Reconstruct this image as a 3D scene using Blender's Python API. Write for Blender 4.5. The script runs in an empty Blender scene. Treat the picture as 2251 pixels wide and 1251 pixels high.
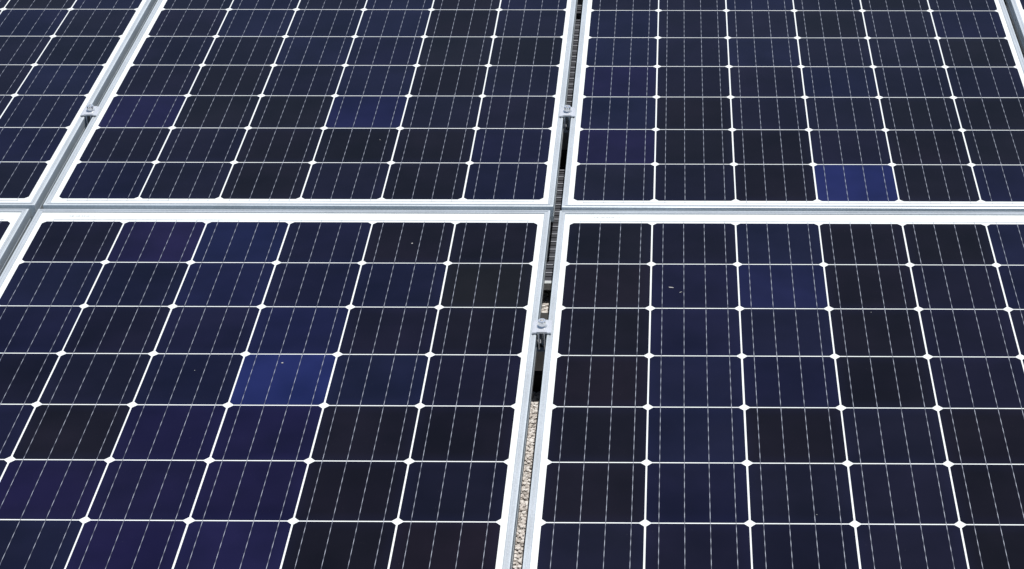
import bpy, math, random
import numpy as np
from mathutils import Matrix, Vector
random.seed(7); rng=np.random.default_rng(7)
scene=bpy.context.scene
col=scene.collection
PIT=0.15875; CELL=0.1559; W=0.9525; L=1.5875
MS=0.0200; MT=0.046; MB=0.030           # margins from cell grid to outer frame edge
TH=math.radians(3.0); H=0.142
A=Matrix.Translation((0,0,H))@Matrix.Rotation(TH,4,'X')

# ------------------------------------------------------------ materials
def mat(name):
    m=bpy.data.materials.new(name); m.use_nodes=True
    nt=m.node_tree; b=nt.nodes['Principled BSDF']
    return m,nt,b
def N(nt,t,**k):
    n=nt.nodes.new(t)
    for a,v in k.items(): setattr(n,a,v)
    return n
def noise(nt,vec,scale,detail=3,rough=.5):
    n=N(nt,'ShaderNodeTexNoise'); n.inputs['Scale'].default_value=scale
    n.inputs['Detail'].default_value=detail; n.inputs['Roughness'].default_value=rough
    if vec is not None: nt.links.new(vec,n.inputs['Vector'])
    return n
def ramp(nt,fac,stops):
    r=N(nt,'ShaderNodeValToRGB')
    e=r.color_ramp.elements
    while len(e)<len(stops): e.new(.5)
    for i,(p,c) in enumerate(stops):
        e[i].position=p; e[i].color=(*c,1) if len(c)==3 else c
    nt.links.new(fac,r.inputs['Fac']); return r
def mixc(nt,mode,fac,a,b):
    m=N(nt,'ShaderNodeMix'); m.data_type='RGBA'; m.blend_type=mode
    for s,v in ((0,fac),(6,a),(7,b)):
        if hasattr(v,'is_linked') or hasattr(v,'links'): nt.links.new(v,m.inputs[s])
        elif s==0: m.inputs[0].default_value=v
        else: m.inputs[s].default_value=(*v,1)
    return m.outputs[2]

def cell_material():
    m,nt,b=mat('monocrystalline_silicon')
    oi=N(nt,'ShaderNodeObjectInfo'); tc=N(nt,'ShaderNodeTexCoord')
    geo=N(nt,'ShaderNodeNewGeometry')
    # coating thickness drifts slowly over a wafer
    add=N(nt,'ShaderNodeVectorMath',operation='ADD'); nt.links.new(tc.outputs['Object'],add.inputs[0]); 
    mul=N(nt,'ShaderNodeMath',operation='MULTIPLY'); mul.inputs[1].default_value=37.0
    nt.links.new(oi.outputs['Random'],mul.inputs[0]); nt.links.new(mul.outputs[0],add.inputs[1])
    n1=noise(nt,add.outputs[0],9,2); r1=ramp(nt,n1.outputs['Fac'],[(.3,(.72,.77,.82)),(.7,(1.2,1.15,1.22))])
    c=mixc(nt,'MULTIPLY',1.0,oi.outputs['Color'],r1.outputs['Color'])
    # bluish rim where the coating thins out toward the wafer edge
    ab=N(nt,'ShaderNodeVectorMath',operation='ABSOLUTE'); nt.links.new(tc.outputs['Object'],ab.inputs[0])
    sp=N(nt,'ShaderNodeSeparateXYZ'); nt.links.new(ab.outputs[0],sp.inputs[0])
    mx=N(nt,'ShaderNodeMath',operation='MAXIMUM'); nt.links.new(sp.outputs[0],mx.inputs[0]); nt.links.new(sp.outputs[1],mx.inputs[1])
    mr=N(nt,'ShaderNodeMapRange'); mr.inputs[1].default_value=.055; mr.inputs[2].default_value=.079; mr.inputs[3].default_value=0; mr.inputs[4].default_value=.35
    nt.links.new(mx.outputs[0],mr.inputs[0])
    c=mixc(nt,'ADD',mr.outputs[0],c,(.003,.004,.014))
    # dust film and specks
    n2=noise(nt,geo.outputs['Position'],420,2,.7); r2=ramp(nt,n2.outputs['Fac'],[(.72,(0,0,0)),(.86,(.07,.07,.07))])
    c=mixc(nt,'ADD',1.0,c,r2.outputs['Color'])
    n3=noise(nt,geo.outputs['Position'],3.5,4,.6); r3=ramp(nt,n3.outputs['Fac'],[(.35,(0,0,0)),(.75,(.0025,.0022,.0028))])
    c=mixc(nt,'ADD',1.0,c,r3.outputs['Color'])
    nt.links.new(c,b.inputs['Base Color'])
    b.inputs['Roughness'].default_value=.22
    b.inputs['IOR'].default_value=1.13
    return m
def ribbon_material():
    m,nt,b=mat('tinned_ribbon')
    tc=N(nt,'ShaderNodeTexCoord'); sp=N(nt,'ShaderNodeSeparateXYZ'); nt.links.new(tc.outputs['Object'],sp.inputs[0])
    oi=N(nt,'ShaderNodeObjectInfo')
    a=N(nt,'ShaderNodeMath',operation='MULTIPLY_ADD'); a.inputs[1].default_value=2*math.pi/0.0262
    nt.links.new(sp.outputs[1],a.inputs[0])
    ph=N(nt,'ShaderNodeMath',operation='MULTIPLY'); ph.inputs[1].default_value=6.0; nt.links.new(oi.outputs['Random'],ph.inputs[0]); nt.links.new(ph.outputs[0],a.inputs[2])
    s=N(nt,'ShaderNodeMath',operation='SINE'); nt.links.new(a.outputs[0],s.inputs[0])
    geo=N(nt,'ShaderNodeNewGeometry'); n=noise(nt,geo.outputs['Position'],45,3)
    ad=N(nt,'ShaderNodeMath',operation='MULTIPLY_ADD'); ad.inputs[1].default_value=3.0; nt.links.new(n.outputs['Fac'],ad.inputs[0]); nt.links.new(s.outputs[0],ad.inputs[2])
    ad2=N(nt,'ShaderNodeMath',operation='MULTIPLY'); ad2.inputs[1].default_value=.4; nt.links.new(ad.outputs[0],ad2.inputs[0])
    r=ramp(nt,ad2.outputs[0],[(.25,(.08,.085,.11)),(.9,(.36,.38,.43))])
    nt.links.new(r.outputs['Color'],b.inputs['Base Color']); b.inputs['Roughness'].default_value=.4; b.inputs['Metallic'].default_value=.25
    return m
def backsheet_material():
    m,nt,b=mat('white_backsheet')
    geo=N(nt,'ShaderNodeNewGeometry'); n=noise(nt,geo.outputs['Position'],14,5,.65)
    r=ramp(nt,n.outputs['Fac'],[(.3,(.68,.71,.69)),(.7,(.78,.80,.77))])
    nt.links.new(r.outputs['Color'],b.inputs['Base Color']); b.inputs['Roughness'].default_value=.25; b.inputs['IOR'].default_value=1.3
    return m
def alu(name,base=(.72,.73,.74),metal=.55,rough=.38,scale=(260,260,260)):
    m,nt,b=mat(name)
    tc=N(nt,'ShaderNodeTexCoord'); mp=N(nt,'ShaderNodeMapping'); mp.inputs['Scale'].default_value=scale
    nt.links.new(tc.outputs['Object'],mp.inputs[0])
    n=noise(nt,mp.outputs[0],1,4,.6)
    r=ramp(nt,n.outputs['Fac'],[(.25,tuple(x*.86 for x in base)),(.75,tuple(min(1,x*1.1) for x in base))])
    n2=noise(nt,tc.outputs['Object'],7,5,.6); r2=ramp(nt,n2.outputs['Fac'],[(.3,(.84,.84,.83)),(.65,(1,1,1))])
    c=mixc(nt,'MULTIPLY',1.0,r.outputs['Color'],r2.outputs['Color'])
    nt.links.new(c,b.inputs['Base Color'])
    b.inputs['Metallic'].default_value=metal; b.inputs['Roughness'].default_value=rough
    bp=N(nt,'ShaderNodeBump'); bp.inputs['Strength'].default_value=.08; bp.inputs['Distance'].default_value=.0005
    nt.links.new(n.outputs['Fac'],bp.inputs['Height']); nt.links.new(bp.outputs[0],b.inputs['Normal'])
    return m
def plain(name,c,rough=.6,metal=0,nscale=60,amp=.2):
    m,nt,b=mat(name); tc=N(nt,'ShaderNodeTexCoord'); n=noise(nt,tc.outputs['Object'],nscale,4)
    r=ramp(nt,n.outputs['Fac'],[(.3,tuple(x*(1-amp) for x in c)),(.7,tuple(min(1,x*(1+amp)) for x in c))])
    nt.links.new(r.outputs['Color'],b.inputs['Base Color']); b.inputs['Roughness'].default_value=rough; b.inputs['Metallic'].default_value=metal
    return m
M_cell=cell_material(); M_rib=ribbon_material(); M_back=backsheet_material()
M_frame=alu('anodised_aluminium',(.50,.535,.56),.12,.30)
M_lit_alu=alu('anodised_aluminium_lit_tint',(.66,.71,.73),.12,.30)  # paler copy of the frame metal, light painted in so dim flanks read brighter
M_rail=alu('mill_aluminium',(.4,.4,.41),.7,.45)
M_clamp=alu('clamp_aluminium',(.76,.77,.79),.4,.2,(500,60,500))
M_steel=plain('stainless_steel',(.86,.86,.85),.22,.75,200,.08)
M_black=plain('black_rubber',(.012,.012,.013),.7)
M_ink=plain('grey_ink',(.34,.35,.36),.6)
M_bus=plain('bus_ribbon_metal',(.42,.44,.45),.4,.2,80,.15)
M_galv=plain('galvanised_wire',(.17,.18,.21),.5,.3,90,.25)
M_tray_floor=plain('dark_tray_floor',(.022,.025,.036),.7,0,40,.4)  # plain dark sheet closing the tray below its rungs
M_spot=plain('dried_residue',(.34,.33,.31),.8,0,900,.3)

# ------------------------------------------------------------ mesh helpers
def mesh(name,v,f,mats,mi=None,smooth=False):
    me=bpy.data.meshes.new(name); me.from_pydata([tuple(x) for x in v],[],f)
    for m in mats: me.materials.append(m)
    if mi is not None: me.polygons.foreach_set('material_index',mi)
    if smooth: me.polygons.foreach_set('use_smooth',[True]*len(f))
    me.update(); return me
def obj(name,me,parent=None,mw=None):
    o=bpy.data.objects.new(name,me); col.objects.link(o)
    if parent: o.parent=parent
    if mw is not None: o.matrix_world=mw
    return o
def loops(rings,closed_profile=True,cap=False):
    n=len(rings[0]); v=[p for r in rings for p in r]; f=[]
    R=len(rings)
    for i in range(R if closed_profile else R-1):
        j=(i+1)%R
        for k in range(n):
            l=(k+1)%n
            f.append((i*n+k,i*n+l,j*n+l,j*n+k))
    if cap: f.append(tuple(range(n))[::-1]); f.append(tuple((R-1)*n+k for k in range(n)))
    return v,f
def box(x0,x1,y0,y1,z0,z1,bv=0.0):
    b=bv
    rings=[]
    prof=[(b,z0),(0,z0+b),(0,z1-b),(b,z1)] if b>0 else [(0,z0),(0,z1)]
    for d,z in prof:
        xs0,xs1,ys0,ys1=x0+d,x1-d,y0+d,y1-d
        rings.append([(xs0,ys0,z),(xs1,ys0,z),(xs1,ys1,z),(xs0,ys1,z)])
    return loops(rings,False,True)
def join(parts):
    V=[];F=[]
    for v,f in parts:
        o=len(V); V+=list(v); F+=[tuple(i+o for i in q) for q in f]
    return V,F
def tube(p0,p1,r,n=8):
    p0=Vector(p0);p1=Vector(p1);d=(p1-p0).normalized();a=d.orthogonal().normalized();b=d.cross(a)
    rg=[[tuple(p+r*(math.cos(t)*a+math.sin(t)*b)) for t in [2*math.pi*k/n for k in range(n)]] for p in (p0,p1)]
    return loops(rg,False,True)

# ------------------------------------------------------------ panel meshes (origin: lower-left corner of the cell grid)
X0,X1=-MS,W+MS
def frame_mesh():
    prof=[(0,-.035),(0,-.0215),(.0010,-.021),(.0010,-.0190),(0,-.0185),(0,-.0016),(.0005,-.0004),(.0016,0),(.0046,0),(.0050,-.0010),(.0064,-.0010),(.0068,0),(.0100,0),(.0112,-.0010),(.0112,-.0060),
          (.0016,-.0060),(.0016,-.0335),(.025,-.0335),(.025,-.035)]
    ya,yb=-MB,L+MT
    rings=[[(X0+d,ya+d,z),(X1-d,ya+d,z),(X1-d,yb-d,z),(X0+d,yb-d,z)] for d,z in prof]
    v,f=loops(rings,True)
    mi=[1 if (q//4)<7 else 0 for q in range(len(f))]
    return mesh('frame',v,[q[::-1] for q in f],[M_frame,M_lit_alu],mi)
ME_frame=frame_mesh()
ya,yb=-MB,L+MT
v,f=box(X0+.003,X1-.003,ya+.003,yb-.003,-.0055,-.0024); ME_back=mesh('backsheet',v,f,[M_back])
def cell_mesh():
    h=CELL/2; R=.1050; a0=math.acos(h/R); pts=[]
    for q in range(4):
        for t in np.linspace(a0,math.pi/2-a0,7):
            an=t+q*math.pi/2; pts.append((R*math.cos(an),R*math.sin(an),0))
    V=list(pts); F=[tuple(range(len(pts)))]; mi=[0]
    w=.00042
    for i in range(4):
        x=-h+h*2*(i+.5)/4; o=len(V); e=PIT/2
        V+=[(x-w,-e,.00015),(x+w,-e,.00015),(x+w,e,.00015),(x-w,e,.00015)]; F.append((o,o+1,o+2,o+3)); mi.append(1)
    return mesh('solar_cell',V,F,[M_cell,M_rib],mi)
ME_cell=cell_mesh()
def bus_mesh(top):
    parts=[]
    def strip(x0,x1,y0,y1):
        z=-.0021
        parts.append(([(x0,y0,z),(x1,y0,z),(x1,y1,z),(x0,y1,z)],[(0,1,2,3)]))
    yy=L+.0065 if top else -.0075
    strip(.02,.935,yy-.0009,yy+.0009)
    for c in range(6):
        for i in range(4):
            x=c*PIT+PIT/2-CELL/2+CELL*(i+.5)/4
            if top: strip(x-.0005,x+.0005,L+.0002,yy-.0009)
            else: strip(x-.0005,x+.0005,yy+.0009,-.0002)
    v,f=join(parts); return mesh('bus_ribbon',v,f,[M_bus])
ME_bus=[bus_mesh(True),bus_mesh(False)]
def label_mesh():
    parts=[]; x=.047; z=-.0021
    while x<.098:
        w=random.choice([.0006,.0009,.0014]); y0=L+.0185; y1=y0+.0045
        parts.append(([(x,y0,z),(x+w,y0,z),(x+w,y1,z),(x,y1,z)],[(0,1,2,3)])); x+=w+random.choice([.0007,.0011,.0017])
    v,f=join(parts); return mesh('serial_barcode',v,f,[M_ink])
ME_lab=label_mesh()

def lin(c): return tuple(((x/255)/12.92 if x/255<=.04045 else ((x/255+.055)/1.055)**2.4) for x in c)
PAL={'K':(22,22,32),'G':(25,26,28),'D':(23,24,41),'N':(23,26,50),'B':(25,30,64),'P':(27,26,59),'X':(31,41,88),'R':(25,22,32)}
SC=.62
def row(s): return list(s)
RND='KDDDNDKKDNDN'
def rnd_row(): return [random.choice(RND) for _ in range(6)]
maps={
 'LL':['DPBNKK','NNBNNG','NDNBDK','DDNXND','NKPPKK','NPPPKD','NNPPKR'],
 'LR':['KDNKKN','RNBKDN','KNNKDD','RNNKDD','KNKDKD','KNDDKD','DDDDKK'],
 'UL':['DDNDKD','DNDNKN','DNNNKD','DDNNKK','DKDNKD','PKKBDD','DDKKKN','NDKDKN'],
 'UR':['DKDNDD','DDNDKD','NDDKDN','NDNDDK','PDDNDD','NKDDKK','PKKDKK','DDKXKN'],
}
def panel(key,u,v,label):
    e=bpy.data.objects.new('solar_panel',None); e.empty_display_size=.2; col.objects.link(e)
    e.matrix_world=A@Matrix.Translation((u,v,0))
    e['label']=label; e['category']='solar panel'; e['group']='solar panels of the rooftop array'
    obj('frame',ME_frame,e); obj('backsheet',ME_back,e); obj('bus_ribbon',ME_bus[0],e); obj('bus_ribbon',ME_bus[1],e); obj('serial_barcode',ME_lab,e)
    mp=maps.get(key,[])
    if key.startswith('U'): mp=[rnd_row() for _ in range(10-len(mp))]+[row(s) for s in mp]
    else: mp=[row(s) for s in mp]+[rnd_row() for _ in range(10-len(mp))]
    for r in range(10):
        for c in range(6):
            o=bpy.data.objects.new('solar_cell',ME_cell); col.objects.link(o); o.parent=e
            o.location=((c+.5)*PIT+random.uniform(-.0002,.0002),L-(r+.5)*PIT,-.0021)
            k=lin(PAL[mp[r][c]]); g=random.uniform(.87,1.13)*SC
            o.color=(k[0]*g*random.uniform(.94,1.06),k[1]*g*random.uniform(.94,1.06),k[2]*g,1)
    return e
VB=-L
base='framed dark blue solar panel '
PL={}
PL['LR']=panel('LR',0,VB,base+'with near black cells and white gridlines')
PL['LL']=panel('LL',-1.01094,VB+.0008,base+'with purple blue cells')
PL['UL']=panel('UL',-1.00601,.0925,base+'with mixed black and navy cells')
PL['UR']=panel('UR',.00276,.0894,base+'with one bright blue cell')
PL['UFL']=panel('UFL',-1.00601-1.0088,.0925,base+'clamped to the mounting rail')
PL['LFL']=panel('LFL',-1.01094-1.0105,VB+.0015,base+'clamped to the mounting rail')
PL['UFR']=panel('UFR',.00276+1.0095,.0900,base+'clamped to the mounting rail')
PL['LFR']=panel('LFR',1.0100,VB,base+'clamped to the mounting rail')

def speck(pk,u,v,s,asp,rot):
    n=11; V=[];
    for k in range(n):
        t=2*math.pi*k/n; r=s*random.uniform(.5,1.2); V.append((r*math.cos(t)*asp,r*math.sin(t),0))
    V.append((0,0,.0003)); F=[(k,(k+1)%n,n) for k in range(n)]
    o=obj('dried_speck',mesh('dried_speck',V,F,[M_spot]),PL[pk]); o.location=(u,v,-.0015); o.rotation_euler[2]=rot
for a in [('LL',.72,L-.085,.0020,1,0),('LL',.545,L-.505,.0020,1,0),('LL',.40,L-.53,.0010,1,0),('UL',.60,.262,.0020,.5,.4),('LR',.195,L-.245,.0022,2.4,-.35),('LR',.213,L-.262,.0011,2.5,.6),
          ('LR',.885,L-.085,.0016,1,0),('LR',.86,L-.90,.0018,1.6,.9),('LR',.80,L-.875,.0013,2.6,.5),('LR',.93,L-.925,.0021,1.9,-.6),('LR',.42,L-.93,.0009,1,0),('LR',.55,L-.33,.0009,1,0)]:
    speck(*a)

# ------------------------------------------------------------ module clamps
def clamp_meshes():
    hl=.0205; t=.0026; zt=.0042
    # wings rest on the frames, shallow ribs beside the bolt, channel legs reach down into the gap
    prof=[(-.0172,.0004),(-.0170,zt-.0010),(-.0160,zt-.0003),(-.0098,zt-.0003),(-.0092,zt+.0008),(.0092,zt+.0008),(.0098,zt-.0003),(.0160,zt-.0003),(.0170,zt-.0010),(.0172,.0004),(.0152,.0004),(.0148,zt-t),(.0060,zt-t),(.0060,-.031),(.0038,-.031),(.0038,zt-t),(-.0038,zt-t),(-.0038,-.031),(-.0060,-.031),(-.0060,zt-t),(-.0148,zt-t),(-.0152,.0004)]
    rings=[[(x,y,z) for x,z in prof] for y in (-hl,hl)]
    v,f=loops(rings,False,False)
    n=len(prof)
    f.append(tuple(range(n))); f.append(tuple(n+k for k in range(n))[::-1])
    body=mesh('bracket',v,f,[M_clamp])
    def ring(r,z,hexa=False):
        out=[]
        for k in range(24):
            a=2*math.pi*k/24; rr=r
            if hexa:
                s=(a%(math.pi/3))-math.pi/6; rr=r*math.cos(math.pi/6)/math.cos(s)
            out.append((rr*math.cos(a),rr*math.sin(a),z))
        return out
    z=zt+.0008
    v,f=loops([ring(.0045,z+.0001),ring(.0086,z+.0001),ring(.0090,z+.0008),ring(.0084,z+.0015),ring(.0045,z+.0015)],True)
    washer=mesh('washer',v,f,[M_steel],smooth=False)
    v,f=loops([ring(.0066,z+.0016),ring(.0071,z+.0020),ring(.0071,z+.0106),ring(.0063,z+.0115),ring(.0036,z+.0115,True),ring(.0036,z+.0065,True)],False)
    v=list(v); o=len(v); v.append((0,0,z+.0060)); b=5*24
    f+=[(b+k,b+(k+1)%24,o) for k in range(24)]
    sv,sf=tube((0,0,z+.0015),(0,0,-.034),.0030,10)
    V,F=join([(v,f),(sv,sf)])
    bolt=mesh('bolt',V,F,[M_steel])
    return body,washer,bolt
MB_,MW_,MBo=clamp_meshes()
gap_u_up=[-1.00601-MS-.0081,.00276-MS-.0081,.00276+W+MS+.0085]
gap_u_lo=[-1.01094-MS-.009,-MS-.0092,W+MS+.0087]
VCU,VCL=.479,-.391
def clamp(u,v,label='silver aluminium clamp with bolt between two panel frames'):
    e=bpy.data.objects.new('panel_clamp',None); col.objects.link(e); e.empty_display_size=.03
    e.matrix_world=A@Matrix.Translation((u,v,0))@Matrix.Rotation(random.uniform(-.02,.02),4,'Z')
    e['label']=label; e['category']='clamp'; e['group']='clamps holding the solar panels'
    obj('bracket',MB_,e); b=obj('bolt',MBo,e); obj('washer',MW_,b)
for u in gap_u_up: clamp(u,VCU)
for u in gap_u_lo: clamp(u,VCL)

# ------------------------------------------------------------ rails and support blocks
def rail(v):
    prof=[(-.02,-.0355),(-.02,-.0755),(.02,-.0755),(.02,-.0355),(.006,-.0355),(.006,-.0385),(.017,-.0385),(.017,-.0725),(-.017,-.0725),(-.017,-.0385),(-.006,-.0385),(-.006,-.0355)]
    rings=[[(x,y,z) for y,z in prof] for x in (-2.1,2.05)]
    vv,ff=loops(rings,False,False); n=len(prof); ff.append(tuple(range(n))); ff.append(tuple(n+k for k in range(n))[::-1])
    o=obj('mounting_rail',mesh('mounting_rail',vv,ff,[M_rail]),None,A@Matrix.Translation((0,v,0)))
    o['label']='aluminium mounting rail running underneath the solar panels'; o['category']='rail'; o['group']='mounting rails under the panels'
for v in (VCU,VCL,-1.16,1.27): rail(v)
def support(u,v):
    parts=[box(-.06,.06,-.022,.185,-.150,-.0770,.004)]
    for k in range(4): parts.append(box(-.064,.064,-.018+.05*k,-.006+.05*k,-.145,-.083,.002))
    vv,ff=join(parts)
    o=obj('support_block',mesh('support_block',vv,ff,[M_black]),None,A@Matrix.Translation((u,v,0)))
    o['label']='black rubber support block under the rail, on gravel'; o['category']='support block'; o['group']='support blocks under the rails'
for u in gap_u_lo: support(u,VCL)
for u in gap_u_up: support(u,VCU)

# ------------------------------------------------------------ cable tray under the gap
def tray(u,v0,v1):
    parts=[]; zt=-.100; w=.055
    y=v0+.012
    while y<v1-.005:
        parts.append(tube((-w,y,zt-.0025),(w,y,zt-.0025),.0015)); y+=.031
    for x in (-w,w):
        parts.append(tube((x,v0,zt),(x,v1,zt),.0025)); 
    for x in (-w,w): parts.append(tube((x,v0,zt-.012),(x,v1,zt-.012),.0025))
    V,F=join(parts); n1=len(F)
    b1=box(-w,w,v0,v1,zt-.012,zt-.009); b2=box(-w-.002,w+.002,v0-.005,v0+.004,zt-.013,zt+.003,.001)
    V2,F2=join([(V,F),b1,b2]); mi=[0]*n1+[1]*len(b1[1])+[2]*len(b2[1])
    o=obj('cable_tray',mesh('cable_tray',V2,F2,[M_galv,M_tray_floor,M_lit_alu],mi),None,A@Matrix.Translation((u,0,0)))
    o['label']='galvanised wire cable tray lying under the panel gap'; o['category']='cable tray'; o['group']='cable trays under the panels'
tray(-.042,-.062,VCU-.03); tray(-.042,VCU+.20,1.75)

# ------------------------------------------------------------ ground and gravel
def ground_material():
    m,nt,b=mat('gravel_ground'); geo=N(nt,'ShaderNodeNewGeometry')
    vo=N(nt,'ShaderNodeTexVoronoi'); vo.inputs['Scale'].default_value=120; nt.links.new(geo.outputs['Position'],vo.inputs['Vector'])
    sp=N(nt,'ShaderNodeSeparateColor'); nt.links.new(vo.outputs['Color'],sp.inputs[0])
    r=ramp(nt,sp.outputs[0],[(0,(.32,.29,.27)),(.5,(.48,.45,.42)),(1,(.62,.59,.56))])
    d=ramp(nt,vo.outputs['Distance'],[(.3,(1,1,1)),(.75,(.5,.5,.5))])
    c=mixc(nt,'MULTIPLY',1,r.outputs['Color'],d.outputs['Color']); nt.links.new(c,b.inputs['Base Color'])
    b.inputs['Roughness'].default_value=.9
    bp=N(nt,'ShaderNodeBump'); bp.inputs['Strength'].default_value=.8; bp.inputs['Distance'].default_value=.004; bp.invert=True
    nt.links.new(vo.outputs['Distance'],bp.inputs['Height']); nt.links.new(bp.outputs[0],b.inputs['Normal'])
    return m
g=obj('ground',mesh('ground',[(-300,-300,0),(300,-300,0),(300,300,0),(-300,300,0)],[(0,1,2,3)],[ground_material()])); g['kind']='structure'
def stone_material():
    m,nt,b=mat('pale_pebbles'); geo=N(nt,'ShaderNodeNewGeometry')
    r=ramp(nt,geo.outputs['Random Per Island'],[(0,(.40,.36,.33)),(.3,(.54,.50,.47)),(.7,(.66,.62,.59)),(1,(.76,.74,.72))])
    n=noise(nt,geo.outputs['Position'],500,3); r2=ramp(nt,n.outputs['Fac'],[(.3,(.85,.85,.85)),(.7,(1.1,1.1,1.1))])
    c=mixc(nt,'MULTIPLY',1,r.outputs['Color'],r2.outputs['Color']); nt.links.new(c,b.inputs['Base Color']); b.inputs['Roughness'].default_value=.85
    return m
import bmesh
bm=bmesh.new(); bmesh.ops.create_icosphere(bm,subdivisions=1,radius=1)
bv=np.array([v.co[:] for v in bm.verts]); bf=np.array([[v.index for v in f.verts] for f in bm.faces]); bm.free()
NS=10000; VV=[];FF=[]
for i in range(NS):
    s=rng.uniform(.0016,.0038); sc=s*np.array([rng.uniform(.8,1.35),rng.uniform(.8,1.35),rng.uniform(.5,.8)])
    p=bv*(1+rng.uniform(-.16,.16,(len(bv),1)))*sc
    a=rng.uniform(0,6.28); ca,sa=math.cos(a),math.sin(a); p=p@np.array([[ca,sa,0],[-sa,ca,0],[0,0,1]])
    p+=np.array([rng.uniform(-.11,.02),rng.uniform(-1.3,.02),s*rng.uniform(.2,.8)])
    VV.append(p); FF.append(bf+i*len(bv))
VV=np.vstack(VV);FF=np.vstack(FF)
o=obj('gravel',mesh('gravel',VV.tolist(),[tuple(q) for q in FF.tolist()],[stone_material()])); o['kind']='stuff'

# ------------------------------------------------------------ light
w=bpy.data.worlds.new('World'); scene.world=w; w.use_nodes=True; nt=w.node_tree
sky=nt.nodes.new('ShaderNodeTexSky'); sky.sky_type='NISHITA'; sky.sun_disc=False
sdir=(A.to_3x3()@Vector((.140,.32,1))).normalized()
elev=math.asin(sdir.z); az=math.atan2(sdir.x,sdir.y)
sky.sun_elevation=elev; sky.sun_rotation=az
nt.links.new(sky.outputs[0],nt.nodes['Background'].inputs[0]); nt.nodes['Background'].inputs[1].default_value=.11
sl=bpy.data.lights.new('sun','SUN'); sl.energy=4.7; sl.angle=math.radians(.53); sl.color=(1,.97,.92)
so=bpy.data.objects.new('sun',sl); col.objects.link(so); so.rotation_euler=sdir.to_track_quat('Z','Y').to_euler(); so.location=(0,0,5)

# ------------------------------------------------------------ camera
cam=bpy.data.cameras.new('camera'); co=bpy.data.objects.new('camera',cam); col.objects.link(co); scene.camera=co
cam.sensor_width=36; cam.sensor_fit='HORIZONTAL'; cam.lens=4590.61/2251*36; cam.shift_x=-(1418.75-1125.5)/2251; cam.clip_end=1000; cam.clip_start=.05
rv=Vector((1.04392,.01157,.01049)); Rm=Matrix.Rotation(rv.length,4,rv.normalized())
co.matrix_world=A@Matrix.Translation((.20421,-3.50527,1.90083))@Rm
scene.view_settings.view_transform='Standard'; scene.view_settings.look='None'; scene.view_settings.exposure=0
